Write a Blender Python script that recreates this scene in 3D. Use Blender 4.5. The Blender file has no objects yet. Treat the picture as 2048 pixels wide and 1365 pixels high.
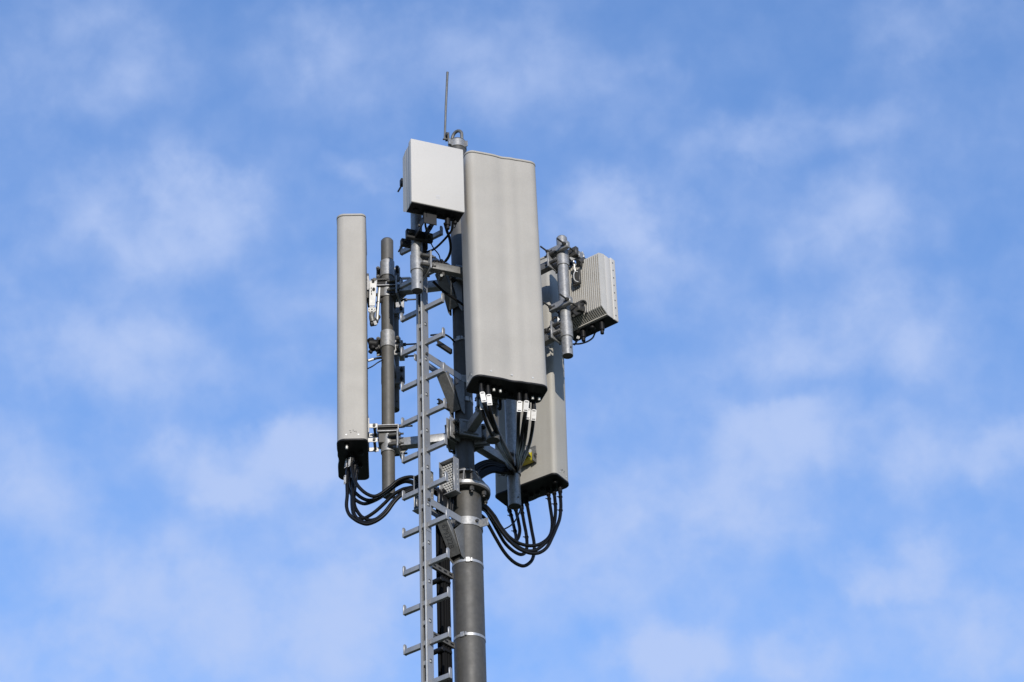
import bpy, bmesh, math, random
from math import sin, cos, pi, radians
from mathutils import Vector as V, Matrix

random.seed(7)
S = bpy.context.scene
COL = S.collection

# ------------------------------------------------------------------ camera
PITCH, FPX, ROLL = radians(34.017), 5304.0, radians(2.155)
CAM = V((0.337, -14.852, 1.65))
FW = V((0, cos(PITCH), sin(PITCH)))
_r0, _u0 = V((1, 0, 0)), V((0, -sin(PITCH), cos(PITCH)))
RT = _r0 * cos(ROLL) - _u0 * sin(ROLL)
UP = _r0 * sin(ROLL) + _u0 * cos(ROLL)
cd = bpy.data.cameras.new('camera')
cam = bpy.data.objects.new('camera', cd)
COL.objects.link(cam)
cd.sensor_width = 36.0
cd.sensor_fit = 'HORIZONTAL'
cd.lens = FPX / 2048 * 36.0
cd.clip_start, cd.clip_end = 0.1, 20000
m = Matrix((RT, UP, -FW)).transposed().to_4x4()
m.translation = CAM
cam.matrix_world = m
S.camera = cam


def ray(px, py):
    return FW * FPX + RT * (px - 1024) + UP * (682.5 - py)


def at(px, py, Y):
    d = ray(px, py)
    return CAM + d * ((Y - CAM.y) / d.y)


def onz(px, py, Z):
    d = ray(px, py)
    return CAM + d * ((Z - CAM.z) / d.z)


# ------------------------------------------------------------------ light
SUN_AZ, SUN_EL = radians(9.5), radians(14)       # azimuth measured from -Y (behind the viewer) towards +X
TO_SUN = V((sin(SUN_AZ) * cos(SUN_EL), -cos(SUN_AZ) * cos(SUN_EL), sin(SUN_EL)))
sl = bpy.data.lights.new('sun', 'SUN')
sl.energy = 3.4
sl.angle = radians(0.53)
sl.color = (1.0, 0.935, 0.845)
sun = bpy.data.objects.new('sun', sl)
COL.objects.link(sun)
sun.location = (5, -10, 30)
sun.rotation_euler = TO_SUN.to_track_quat('Z', 'Y').to_euler()

W = bpy.data.worlds.new('World')
S.world = W
W.use_nodes = True
nt = W.node_tree
nt.nodes.clear()
N = nt.nodes.new
L = nt.links.new
SKY_STRENGTH = 0.15
out = N('ShaderNodeOutputWorld')
bg = N('ShaderNodeBackground')
bg.inputs['Strength'].default_value = SKY_STRENGTH
L(bg.outputs[0], out.inputs[0])
sky = N('ShaderNodeTexSky')
sky.sky_type = 'NISHITA'
sky.sun_disc = False
sky.sun_elevation = SUN_EL
sky.sun_rotation = pi - SUN_AZ
sky.altitude = 0
sky.air_density = 1.25
sky.dust_density = 0.0
sky.ozone_density = 5.0
# thin cloud layer: direction projected on a horizontal plane overhead
tc = N('ShaderNodeTexCoord')
sep = N('ShaderNodeSeparateXYZ')
L(tc.outputs['Generated'], sep.inputs[0])
zc = N('ShaderNodeMath'); zc.operation = 'MAXIMUM'; zc.inputs[1].default_value = 0.06
L(sep.outputs['Z'], zc.inputs[0])
dx = N('ShaderNodeMath'); dx.operation = 'DIVIDE'
dy = N('ShaderNodeMath'); dy.operation = 'DIVIDE'
L(sep.outputs['X'], dx.inputs[0]); L(zc.outputs[0], dx.inputs[1])
L(sep.outputs['Y'], dy.inputs[0]); L(zc.outputs[0], dy.inputs[1])
plane = N('ShaderNodeCombineXYZ')
L(dx.outputs[0], plane.inputs[0]); L(dy.outputs[0], plane.inputs[1])


def noise(vec, scale, detail, rough, dist=0.0):
    n = N('ShaderNodeTexNoise')
    n.inputs['Scale'].default_value = scale
    n.inputs['Detail'].default_value = detail
    n.inputs['Roughness'].default_value = rough
    n.inputs['Distortion'].default_value = dist
    L(vec, n.inputs['Vector'])
    return n


warp = noise(tc.outputs['Generated'], 26.0, 5.0, 0.55)
wsub = N('ShaderNodeVectorMath'); wsub.operation = 'SUBTRACT'; wsub.inputs[1].default_value = (0.5, 0.5, 0.5)
L(warp.outputs['Color'], wsub.inputs[0])
wma = N('ShaderNodeVectorMath'); wma.operation = 'MULTIPLY_ADD'; wma.inputs[1].default_value = (0.085, 0.15, 0.0)
L(wsub.outputs[0], wma.inputs[0]); L(plane.outputs[0], wma.inputs[2])

BANKS = [  # cloud banks overhead: azimuth / elevation given as seen from the mast foot, size, density
    (170, 120, 270, 180, .36), (340, 440, 260, 190, .60), (420, 400, 120, 90, .25), (900, 130, 380, 170, .38),
    (640, 80, 130, 90, .25), (1240, 420, 170, 110, .62), (1330, 530, 110, 140, .42), (1470, 310, 140, 75, .42),
    (1700, 450, 190, 140, .45), (1740, 660, 240, 120, .52), (1560, 700, 140, 90, .25), (1690, 240, 200, 80, .30),
    (1570, 870, 270, 110, .60), (1400, 1010, 310, 130, .50), (1850, 900, 120, 130, .42), (2000, 900, 80, 90, .55),
    (1780, 1135, 140, 65, .65), (1330, 1310, 150, 80, .85), (1420, 1010, 120, 60, .25), (1540, 845, 120, 50, .3), (1570, 1310, 110, 80, .60), (1970, 1280, 130, 100, .52),
    (500, 950, 200, 90, .80), (640, 910, 100, 80, .50), (270, 730, 260, 150, .52), (80, 620, 170, 180, .36),
    (250, 1180, 240, 140, .62), (50, 950, 160, 170, .40), (720, 1160, 240, 220, .45), (560, 1290, 260, 170, .50),
    (730, 360, 90, 60, .40), (1900, 30, 200, 90, .30), (100, 1320, 260, 110, .45), (1130, 1150, 260, 140, .40),
    (1250, 190, 170, 110, .22), (1080, 900, 200, 160, .30), (620, 620, 160, 130, .22), (1900, 1180, 120, 90, .3)]
acc = None
for (bx, by, rx, ry, st) in BANKS:
    c = ray(bx, by); c = V((c.x / c.z, c.y / c.z))
    e = ray(bx + rx, by); e = V((e.x / e.z, e.y / e.z))
    f = ray(bx, by - ry); f = V((f.x / f.z, f.y / f.z))
    sx, sy = abs(e.x - c.x), abs(f.y - c.y)
    ma = N('ShaderNodeVectorMath'); ma.operation = 'MULTIPLY_ADD'
    ma.inputs[1].default_value = (1 / sx, 1 / sy, 0)
    ma.inputs[2].default_value = (-c.x / sx, -c.y / sy, 0)
    L(wma.outputs[0], ma.inputs[0])
    ln = N('ShaderNodeVectorMath'); ln.operation = 'LENGTH'
    L(ma.outputs[0], ln.inputs[0])
    mr = N('ShaderNodeMapRange'); mr.interpolation_type = 'SMOOTHSTEP'
    mr.inputs['From Min'].default_value = 1.22
    mr.inputs['From Max'].default_value = 0.12
    mr.inputs['To Min'].default_value = 0
    mr.inputs['To Max'].default_value = st
    L(ln.outputs['Value'], mr.inputs['Value'])
    if acc is None:
        acc = mr.outputs[0]
    else:
        ad = N('ShaderNodeMath'); ad.operation = 'ADD'
        L(acc, ad.inputs[0]); L(mr.outputs[0], ad.inputs[1])
        acc = ad.outputs[0]
# thin veil that thickens towards the horizon
veil = N('ShaderNodeMapRange')
veil.inputs['From Min'].default_value = 0.68; veil.inputs['From Max'].default_value = 0.42
veil.inputs['To Min'].default_value = 0.36; veil.inputs['To Max'].default_value = 0.80
L(sep.outputs['Z'], veil.inputs['Value'])
va = N('ShaderNodeMath'); va.operation = 'ADD'
L(acc, va.inputs[0]); L(veil.outputs[0], va.inputs[1])
acc = va.outputs[0]
fine = noise(tc.outputs['Generated'], 32.0, 5.0, 0.50, 0.1)
fm = N('ShaderNodeMapRange')
fm.inputs['From Min'].default_value = 0.30; fm.inputs['From Max'].default_value = 0.70
fm.inputs['To Min'].default_value = 0.70; fm.inputs['To Max'].default_value = 1.26
L(fine.outputs['Fac'], fm.inputs['Value'])
fine2 = noise(tc.outputs['Generated'], 75.0, 5.0, 0.52, 0.3)
fm2 = N('ShaderNodeMapRange')
fm2.inputs['From Min'].default_value = 0.30; fm2.inputs['From Max'].default_value = 0.70
fm2.inputs['To Min'].default_value = 0.88; fm2.inputs['To Max'].default_value = 1.14
L(fine2.outputs['Fac'], fm2.inputs['Value'])
mul0 = N('ShaderNodeMath'); mul0.operation = 'MULTIPLY'
L(acc, mul0.inputs[0]); L(fm.outputs[0], mul0.inputs[1])
mul = N('ShaderNodeMath'); mul.operation = 'MULTIPLY'
L(mul0.outputs[0], mul.inputs[0]); L(fm2.outputs[0], mul.inputs[1])
cov = N('ShaderNodeMapRange'); cov.interpolation_type = 'SMOOTHSTEP'
cov.inputs['From Min'].default_value = 0.02; cov.inputs['From Max'].default_value = 1.62
cov.inputs['To Min'].default_value = 0.0; cov.inputs['To Max'].default_value = 0.86
L(mul.outputs[0], cov.inputs['Value'])
mixc = N('ShaderNodeMix'); mixc.data_type = 'RGBA'
L(cov.outputs[0], mixc.inputs['Factor'])
tint = N('ShaderNodeMix'); tint.data_type = 'RGBA'; tint.blend_type = 'MULTIPLY'
tint.inputs['Factor'].default_value = 1.0
L(sky.outputs[0], tint.inputs['A'])
tint.inputs['B'].default_value = (1.01, 1.02, 1.18, 1)
L(tint.outputs['Result'], mixc.inputs['A'])
mixc.inputs['B'].default_value = (0.35 / SKY_STRENGTH, 0.435 / SKY_STRENGTH, 0.65 / SKY_STRENGTH, 1)
L(mixc.outputs['Result'], bg.inputs['Color'])

S.view_settings.view_transform = 'Standard'
S.view_settings.look = 'None'
S.view_settings.exposure = 0.5
S.view_settings.gamma = 1.0


# ------------------------------------------------------------------ materials
def mat(name, col, rough=0.5, metal=0.0, var=0.12, vscale=6.0, fine_scale=90.0, fine=0.08, bump=0.0, streak=0.0,
        spangle=0.0, spec=0.5):
    mt = bpy.data.materials.new(name)
    mt.use_nodes = True
    t = mt.node_tree
    b = t.nodes['Principled BSDF']
    b.inputs['Roughness'].default_value = rough
    b.inputs['Metallic'].default_value = metal
    b.inputs['Specular IOR Level'].default_value = spec
    co = t.nodes.new('ShaderNodeTexCoord')

    def nz(scale, det, vec=None, stretch=None):
        n = t.nodes.new('ShaderNodeTexNoise')
        n.inputs['Scale'].default_value = scale
        n.inputs['Detail'].default_value = det
        if stretch:
            mp = t.nodes.new('ShaderNodeMapping'); mp.inputs['Scale'].default_value = stretch
            t.links.new(co.outputs['Object'], mp.inputs[0]); t.links.new(mp.outputs[0], n.inputs['Vector'])
        else:
            t.links.new(co.outputs['Object'], n.inputs['Vector'])
        return n.outputs['Fac']

    def rng(v, lo, hi):
        r = t.nodes.new('ShaderNodeMapRange')
        r.inputs['From Min'].default_value = 0.25; r.inputs['From Max'].default_value = 0.75
        r.inputs['To Min'].default_value = lo; r.inputs['To Max'].default_value = hi
        t.links.new(v, r.inputs['Value'])
        return r.outputs[0]

    def mulv(a, b_):
        q = t.nodes.new('ShaderNodeMath'); q.operation = 'MULTIPLY'
        t.links.new(a, q.inputs[0]); t.links.new(b_, q.inputs[1])
        return q.outputs[0]
    v = rng(nz(vscale, 5), 1 - var, 1 + var)
    f = nz(fine_scale, 3)
    v = mulv(v, rng(f, 1 - fine, 1 + fine))
    if streak:
        v = mulv(v, rng(nz(9.0, 4, stretch=(4, 4, 0.12)), 1 - streak, 1 + streak))
    if spangle:
        vo = t.nodes.new('ShaderNodeTexVoronoi'); vo.inputs['Scale'].default_value = 95
        t.links.new(co.outputs['Object'], vo.inputs['Vector'])
        sp = t.nodes.new('ShaderNodeSeparateColor'); t.links.new(vo.outputs['Color'], sp.inputs[0])
        r = t.nodes.new('ShaderNodeMapRange')
        r.inputs['To Min'].default_value = 1 - spangle; r.inputs['To Max'].default_value = 1 + spangle
        t.links.new(sp.outputs[0], r.inputs['Value'])
        v = mulv(v, r.outputs[0])
    vm = t.nodes.new('ShaderNodeVectorMath'); vm.operation = 'SCALE'
    vm.inputs[0].default_value = col
    t.links.new(v, vm.inputs['Scale'])
    t.links.new(vm.outputs[0], b.inputs['Base Color'])
    rr = rng(nz(vscale * 2.3, 4), max(0.05, rough - 0.08), min(1, rough + 0.08))
    t.links.new(rr, b.inputs['Roughness'])
    if bump:
        bp = t.nodes.new('ShaderNodeBump'); bp.inputs['Strength'].default_value = bump
        bp.inputs['Distance'].default_value = 0.004
        t.links.new(f, bp.inputs['Height']); t.links.new(bp.outputs[0], b.inputs['Normal'])
    return mt


M = {
    'radome': mat('radome_grey', (.302, .287, .262), .55, var=.075, vscale=4.5, fine=.06, fine_scale=170, streak=.012, spec=.35),
    'radome_rear': mat('radome_beige', (.28, .27, .245), .55, var=.06, vscale=4, fine=.05, fine_scale=160, streak=.04, spec=.35),
    'cap': mat('black_plastic', (.006, .006, .007), .5, var=.2, spec=.25),
    'seam': mat('dark_seam', (.03, .03, .03), .7),
    'white': mat('white_paint', (.425, .413, .395), .6, var=.03, vscale=3, fine=.02, spec=.3),
    'fin': mat('cast_grey_white', (.42, .405, .375), .5, var=.06, vscale=8, streak=.04),
    'galv': mat('galvanised_steel', (.25, .252, .255), .48, .45, var=.18, vscale=14, fine=.10, spangle=.14, bump=.05),
    'galv_dull': mat('dull_galvanised_steel', (.13, .13, .127), .52, .4, var=.2, vscale=12, fine=.1, spangle=.10),
    'zinc': mat('bright_zinc', (.44, .44, .43), .45, .25, var=.12, vscale=30),
    'paint': mat('mast_paint', (.049, .0472, .0437), .55, 0.0, var=.20, vscale=7, fine=.16, fine_scale=45, bump=.15, streak=.10),
    'pipe': mat('weathered_pipe', (.080, .077, .071), .55, .15, var=.16, vscale=10, fine=.1, streak=.12),
    'alu': mat('ladder_aluminium', (.27, .275, .285), .42, .45, var=.08, vscale=8, fine=.06, streak=.06),
    'steel': mat('stainless_strap', (.36, .36, .36), .4, .6, var=.1, vscale=30),
    'bolt': mat('bolt_steel', (.055, .053, .05), .5, .35, var=.2, vscale=40),
    'cast': mat('dark_casting', (.018, .018, .019), .55, var=.2, spec=.3),
    'black': mat('black_cable', (.0045, .0045, .005), .36, var=.15, spec=.22),
    'feeder': mat('black_feeder', (.004, .004, .0045), .75, var=.15, spec=.1),
    'label': mat('white_tag', (.50, .495, .485), .5, var=.03),
    'ink': mat('black_ink', (.03, .03, .032), .6),
    'faint': mat('faint_print', (.42, .42, .43), .5),
    'yellow': mat('yellow_plastic', (.40, .34, .02), .5, var=.2),
    'ground': mat('ground_soil', (.10, .105, .06), .95, var=.3, vscale=.05, fine=.3, fine_scale=4),
}


# ------------------------------------------------------------------ mesh helpers
class MB:
    def __init__(self):
        self.v, self.f = [], []

    def add(self, vs, fs):
        o = len(self.v)
        self.v += [V(p) for p in vs]
        self.f += [tuple(i + o for i in q) for q in fs]
        return self

    def box(self, c, X, Y, Z, sx, sy, sz):
        c = V(c); X, Y, Z = V(X) * sx / 2, V(Y) * sy / 2, V(Z) * sz / 2
        vs = [c + X * a + Y * b + Z * d for a in (-1, 1) for b in (-1, 1) for d in (-1, 1)]
        return self.add(vs, [(0, 1, 3, 2), (4, 6, 7, 5), (0, 4, 5, 1), (2, 3, 7, 6), (0, 2, 6, 4), (1, 5, 7, 3)])

    def bar(self, a, b, up, w, h):
        a, b = V(a), V(b)
        d = b - a; ln = d.length; d = d / ln
        up = V(up); up = (up - d * up.dot(d)).normalized()
        return self.box((a + b) / 2, d, d.cross(up), up, ln, w, h)

    def cyl(self, a, b, r, r2=None, n=24, cap=True):
        a, b = V(a), V(b)
        r2 = r if r2 is None else r2
        d = (b - a).normalized()
        u = d.orthogonal().normalized(); w = d.cross(u)
        vs = []
        for (c, q) in ((a, r), (b, r2)):
            vs += [c + (u * cos(2 * pi * i / n) + w * sin(2 * pi * i / n)) * q for i in range(n)]
        fs = [(i, (i + 1) % n, n + (i + 1) % n, n + i) for i in range(n)]
        if cap:
            fs += [tuple(range(n - 1, -1, -1)), tuple(range(n, 2 * n))]
        return self.add(vs, fs)

    def ring(self, a, b, ro, ri, n=40):
        a, b = V(a), V(b)
        d = (b - a).normalized(); u = d.orthogonal().normalized(); w = d.cross(u)
        vs = []
        for (c, q) in ((a, ro), (b, ro), (b, ri), (a, ri)):
            vs += [c + (u * cos(2 * pi * i / n) + w * sin(2 * pi * i / n)) * q for i in range(n)]
        fs = []
        for k in range(4):
            o, p = k * n, ((k + 1) % 4) * n
            fs += [(o + i, o + (i + 1) % n, p + (i + 1) % n, p + i) for i in range(n)]
        return self.add(vs, fs)

    def tube(self, pts, r, n=10):
        pts = [V(p) for p in pts]
        vs = []
        prev = None
        for i, p in enumerate(pts):
            t = (pts[min(i + 1, len(pts) - 1)] - pts[max(i - 1, 0)]).normalized()
            if prev is None:
                u = t.orthogonal().normalized()
            else:
                u = (prev - t * prev.dot(t)).normalized()
            prev = u
            w = t.cross(u)
            rr = r[i] if isinstance(r, (list, tuple)) else r
            vs += [p + (u * cos(2 * pi * k / n) + w * sin(2 * pi * k / n)) * rr for k in range(n)]
        fs = []
        for i in range(len(pts) - 1):
            fs += [(i * n + k, i * n + (k + 1) % n, (i + 1) * n + (k + 1) % n, (i + 1) * n + k) for k in range(n)]
        fs += [tuple(range(n - 1, -1, -1)), tuple((len(pts) - 1) * n + k for k in range(n))]
        return self.add(vs, fs)

    def prism(self, prof, o, X, Y, Z, ln):
        """profile points (x, y) in the X, Y plane at o, swept along Z by ln"""
        o, X, Y, Z = V(o), V(X), V(Y), V(Z)
        n = len(prof)
        vs = [o + X * x + Y * y for x, y in prof] + [o + X * x + Y * y + Z * ln for x, y in prof]
        fs = [(i, (i + 1) % n, n + (i + 1) % n, n + i) for i in range(n)]
        fs += [tuple(range(n - 1, -1, -1)), tuple(range(n, 2 * n))]
        return self.add(vs, fs)


def obj(name, mb, mt, parent=None, bevel=0.0, angle=38, seg=1, label=None):
    base = V((0, 0, 0))
    q = parent
    while q is not None:
        base += V(q['_base']) if '_base' in q else V((0, 0, 0))
        q = q.parent
    bm = bmesh.new()
    vs = [bm.verts.new(p - base) for p in mb.v]
    for f in mb.f:
        try:
            bm.faces.new([vs[i] for i in f])
        except ValueError:
            pass
    bmesh.ops.recalc_face_normals(bm, faces=bm.faces)
    if bevel:
        es = [e for e in bm.edges if len(e.link_faces) == 2 and e.calc_face_angle(0) > radians(35)]
        bmesh.ops.bevel(bm, geom=es, offset=bevel, offset_type='OFFSET', segments=seg, affect='EDGES',
                        profile=0.5, clamp_overlap=True)
    me = bpy.data.meshes.new(name)
    bm.to_mesh(me)
    bm.free()
    me.polygons.foreach_set('use_smooth', [True] * len(me.polygons))
    me.set_sharp_from_angle(angle=radians(angle))
    me.materials.append(M[mt])
    o = bpy.data.objects.new(name, me)
    COL.objects.link(o)
    if parent is not None:
        o.parent = parent
    if label:
        o['label'] = label
    return o


def tag(o, label, cat, group=None):
    o['label'] = label
    o['category'] = cat
    if group:
        o['group'] = group
    return o


BASES = []


def thing(name, loc, label, cat, group=None):
    o = bpy.data.objects.new(name, None)
    o.empty_display_size = 0.1
    COL.objects.link(o)
    o.location = loc
    o['_base'] = tuple(loc)
    BASES.append(o)
    return tag(o, label, cat, group)


Z3 = V((0, 0, 1))


def hv(az):
    """outward unit vector and tangent of a sector that looks to azimuth az (0 = towards the viewer's side)"""
    a = radians(az)
    return V((sin(a), -cos(a), 0)), V((cos(a), sin(a), 0))


def spline(pts, k=8):
    pts = [V(p) for p in pts]
    P = [pts[0] * 2 - pts[1]] + pts + [pts[-1] * 2 - pts[-2]]
    res = []
    for i in range(1, len(P) - 2):
        a, b, c, d = P[i - 1:i + 3]
        for j in range(k):
            t = j / k
            res.append(0.5 * ((2 * b) + (c - a) * t + (2 * a - 5 * b + 4 * c - d) * t * t + (3 * b - a - 3 * c + d) * t ** 3))
    res.append(pts[-1])
    return res


def rrect(w, d, rf, rb, groove=0.0, n=7):
    """rounded rectangle: x across, y from the front face (0) back to d; optional soft valley in the front"""
    p = []

    def arc(cx, cy, r, a0, a1):
        for i in range(n + 1):
            a = radians(a0 + (a1 - a0) * i / n)
            p.append((cx + r * cos(a), cy + r * sin(a)))
    arc(-w / 2 + rf, rf, rf, 180, 270)
    if groove:
        for i in range(1, 24):
            x = -w / 2 + rf + (w - 2 * rf) * i / 24
            u = x / (w * 0.09)
            p.append((x, groove * math.exp(-u * u) * (1.0) + groove * .35 * math.exp(-((x - w * .19) / (w * .05)) ** 2)))
    arc(w / 2 - rf, rf, rf, 270, 360)
    arc(w / 2 - rb, d - rb, rb, 0, 90)
    arc(-w / 2 + rb, d - rb, rb, 90, 180)
    return p


def scaled(prof, k, cy):
    """profile pushed outwards by about k"""
    res = []
    n = len(prof)
    for i, (x, y) in enumerate(prof):
        x0, y0 = prof[i - 1]; x1, y1 = prof[(i + 1) % n]
        tx, ty = x1 - x0, y1 - y0
        l = math.hypot(tx, ty) or 1
        res.append((x + ty / l * k, y - tx / l * k))
    return res


# ------------------------------------------------------------------ ground
g = MB()
R = 6000
g.add([(R * cos(2 * pi * i / 64), R * sin(2 * pi * i / 64), 0) for i in range(64)], [tuple(range(64))])
go = obj('ground', g, 'ground')
go['kind'] = 'structure'

# ------------------------------------------------------------------ mast
MR, UR = 0.1, 0.0615
ZF = 10.47           # underside of the flange
mast = thing('mast', (0, 0, 0), 'tall dark grey steel mast with flange and straps, carrying all the antennas', 'mast')
obj('lower_tube', MB().cyl((0, 0, 0), (0, 0, ZF - .001), MR, n=64), 'paint', mast)
obj('upper_tube', MB().cyl((0, 0, ZF + .044), (0, 0, 13.40), UR, n=56), 'paint', mast, bevel=.006)
fl = MB()
fl.cyl((0, 0, ZF), (0, 0, ZF + .02), .158, n=64)
fl.cyl((0, 0, ZF + .0215), (0, 0, ZF + .0415), .158, n=64)
obj('flange', fl, 'paint', mast, bevel=.003)
sb = obj('strap_band', MB().ring((0, 0, ZF + .012), (0, 0, ZF + .034), .1605, .156, n=64), 'steel', mast)
dbuck = V((-.25, -.97, 0)).normalized()
obj('buckle', MB().box(dbuck * .164 + Z3 * (ZF + .023), dbuck.cross(Z3), dbuck, Z3, .04, .008, .03), 'steel', sb, bevel=.002)
obj('collar_ring', MB().ring((0, 0, ZF + .150), (0, 0, ZF + .158), .088, UR - .002, n=48), 'galv', mast)  # ring and gussets in brighter steel, standing in for sunlight on them
for k in range(8):
    a = radians(-94 + k * 45)
    d = V((cos(a), sin(a), 0)); p = d.cross(Z3)
    gm = MB()
    prof = [(UR - .003, .0425), (.15, .0425), (.15, .055), (.088, .149), (UR - .003, .149)]
    gm.prism(prof, p * -.004 + Z3 * ZF, d, Z3, p, .008)
    obj('gusset', gm, 'galv', mast)
for k in range(8):
    a = radians(-71.5 + k * 45)
    d = V((cos(a), sin(a), 0)) * .131
    b = MB()
    b.cyl(d + Z3 * (ZF - .032), d + Z3 * (ZF - .001), .016, n=6)
    b.cyl(d + Z3 * (ZF - .045), d + Z3 * (ZF - .0325), .009, n=10)
    obj('bolt', b, 'bolt', mast)
# steel straps with buckles
for (z, r, aze, h, wire) in ((11.671, UR, -20, .016, 0), (11.185, UR, 22, .018, 1), (9.942, MR, 2, .018, 0), (9.414, MR, -24, .018, 0)):
    b = obj('strap_band', MB().ring((0, 0, z - h / 2), (0, 0, z + h / 2), r + .0025, r - .001, n=64), 'steel', mast)
    n_, t_ = hv(aze)
    bk = MB().box(n_ * (r + .006) + Z3 * z, t_, n_, Z3, .026, .008, .034)
    bk.box(n_ * (r + .006) + t_ * .024 + Z3 * z, t_, n_, Z3, .012, .006, .026)
    obj('buckle', bk, 'steel', b, bevel=.0015)
# head band and lifting eye
hb = MB().ring((0, 0, 13.325), (0, 0, 13.385), UR + .005, UR - .002, n=48)
hn, ht = hv(62)
hb.box(hn * (UR + .012) + Z3 * 13.355, hn, ht, Z3, .022, .008, .05)
hn2, ht2 = hv(-40)
hb.box(hn2 * (UR + .014) + Z3 * 13.355, hn2, ht2, Z3, .03, .02, .05)
obj('head_band', hb, 'galv', mast, bevel=.002)
eye = []
ed = V((.82, -.57, 0)).normalized()
for i in range(25):
    a = pi * i / 24
    eye.append(ed * (.042 * cos(a)) + Z3 * (13.445 + .052 * sin(a)))
eye = [ed * .042 + Z3 * 13.39] + eye + [ed * -.042 + Z3 * 13.39]
obj('lifting_eye', MB().tube(eye, .012, 12), 'galv_dull', mast)

# ------------------------------------------------------------------ lightning rod
rb_, rt_ = at(889.5, 279, -.05), at(895, 145, -.05)
rod = thing('lightning_rod', rb_, 'thin grey lightning rod standing up from the top of the mast', 'lightning rod')
mid = (rb_ + rt_) / 2 + V((-.0015, 0, 0))
obj('rod', MB().tube(spline([rb_, (rb_ * 2 + rt_) / 3 + V((-.001, 0, 0)), mid, rt_]), [.0080] * 12 + [.0086] * 12 + [.0092], 12), 'galv_dull', rod)
cl = MB()
cl.cyl(rb_ + V((-.014, .0, .0)), rb_ + V((.022, .0, .0)), .007, n=8)
cl.box(rb_ + V((.018, .012, .03)), (1, 0, 0), (0, 1, 0), Z3, .03, .02, .07)
cl.cyl(rb_ + V((.008, -.02, .03)), rb_ + V((.02, -.015, .03)), .016, n=12)
obj('rod_clamp', cl, 'bolt', rod, bevel=.002)

# ------------------------------------------------------------------ sectors
SEC = {'main': 22.5, 'right': 142.5, 'left': -91.5}
PIPE, PIPE2 = {}, {}
for k, az in SEC.items():
    n_, t_ = hv(az)
    PIPE[k] = n_ * (.50 if k == 'main' else .515)
    if k == 'left':
        PIPE[k] = V((-.507, .067, 0))
    PIPE2[k] = PIPE[k] - t_ * .5
PR = .038      # short pipes
PL = .0435     # long pipes


def pipe(key, xy, z0, z1, mt, label, PR=.038):
    p = thing('mounting_pipe', V((xy.x, xy.y, z0)), label, 'pipe', 'vertical mounting pipes around the mast')
    mb = MB()
    n = 40
    # open tube with wall, closed by a recessed disc below
    mb.ring((xy.x, xy.y, z0), (xy.x, xy.y, z1), PR, PR - .004, n)
    obj('tube', mb, mt, p, angle=50)
    obj('end_cap', MB().cyl((xy.x, xy.y, z0 + .004), (xy.x, xy.y, z0 + .012), PR - .0045, n=n), 'bolt', p)
    tc_ = MB().cyl((xy.x, xy.y, z1 + .0005), (xy.x, xy.y, z1 + .012), PR, PR - .008, n=n)
    obj('top_cap', tc_, mt, p, angle=60)
    hn_, ht_ = hv(35)
    s = MB().cyl(xy + Z3 * (z0 + .05) + hn_ * (PR - .002), xy + Z3 * (z0 + .05) + hn_ * (PR + .006), .006, n=8)
    obj('plug_screw', s, 'bolt', p)
    return p


pipe('L', PIPE['left'], 10.535, 12.595, 'pipe', 'long dark weathered mounting pipe beside the leftmost panel antenna', PL)
pipe('M', PIPE['main'], 10.60, 12.45, 'pipe', 'mounting pipe mostly hidden behind the front panel antenna, its lower end between the black cables', PL)
pipe('R', PIPE['right'], 10.62, 12.52, 'galv', 'long grey mounting pipe before the rear panel antenna, its end above the cable loops', PL)
pipe('M2', PIPE2['main'], 11.655, 12.60, 'galv', 'short bright galvanised pipe under the white radio box')
pipe('R2', PIPE2['right'], 11.605, 12.59, 'galv', 'short bright galvanised pipe beside the finned radio box on the right')
pipe('L2', PIPE2['left'], 11.52, 12.45, 'pipe', 'short dark pipe standing behind the long left mounting pipe')


def clamp(parent, c, d, r=PR, h=.13, plate=(.165, .14), bolts=True, mt='galv', pm='galv'):
    """sleeve round a pipe at c, end plate towards d, four studs back along the pipe"""
    c, d = V(c), V(d)
    s = d.cross(Z3)
    obj('sleeve', MB().ring(c - Z3 * h / 2, c + Z3 * h / 2, r + .0065, r - .001, n=40), mt, parent, bevel=.0015)
    pc = c + d * (r + .032)
    obj('clamp_plate', MB().box(pc, s, d, Z3, plate[0], .012, plate[1]), pm, parent, bevel=.002)
    sd = MB().box(c + d * (r + .012), s, d, Z3, .07, .034, h * .8)
    obj('saddle', sd, pm, parent)
    if bolts:
        for a in (-1, 1):
            for b in (-1, 1):
                q = pc + s * a * (r + .023) + Z3 * b * .036
                bm_ = MB()
                bm_.cyl(q - d * .0065, q - d * .058, .0135, n=18)
                bm_.cyl(q - d * .0585, q - d * .066, .009, n=10)
                bm_.cyl(q + d * .0065, q + d * .020, .014, n=6)
                bm_.cyl(q + d * .0205, q + d * .040, .007, n=8)
                obj('stud', bm_, 'bolt', parent, bevel=.001)


# crossbars from each long pipe to its short neighbour
def crossbar(k, z, label):
    n_, t_ = hv(SEC[k])
    a, b = PIPE[k] + Z3 * z, PIPE2[k] + Z3 * z
    th = thing('crossbar', (a + b) / 2, label, 'crossbar', 'crossbars joining the mounting pipes in pairs')
    obj('tube', MB().bar(a - t_ * (PL + .038), b + t_ * (PR + .038), Z3, .05, .055), 'galv_dull', th, bevel=.004, seg=2)
    clamp(th, a, -t_, r=PL)
    clamp(th, b, t_)
    return th


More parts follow.
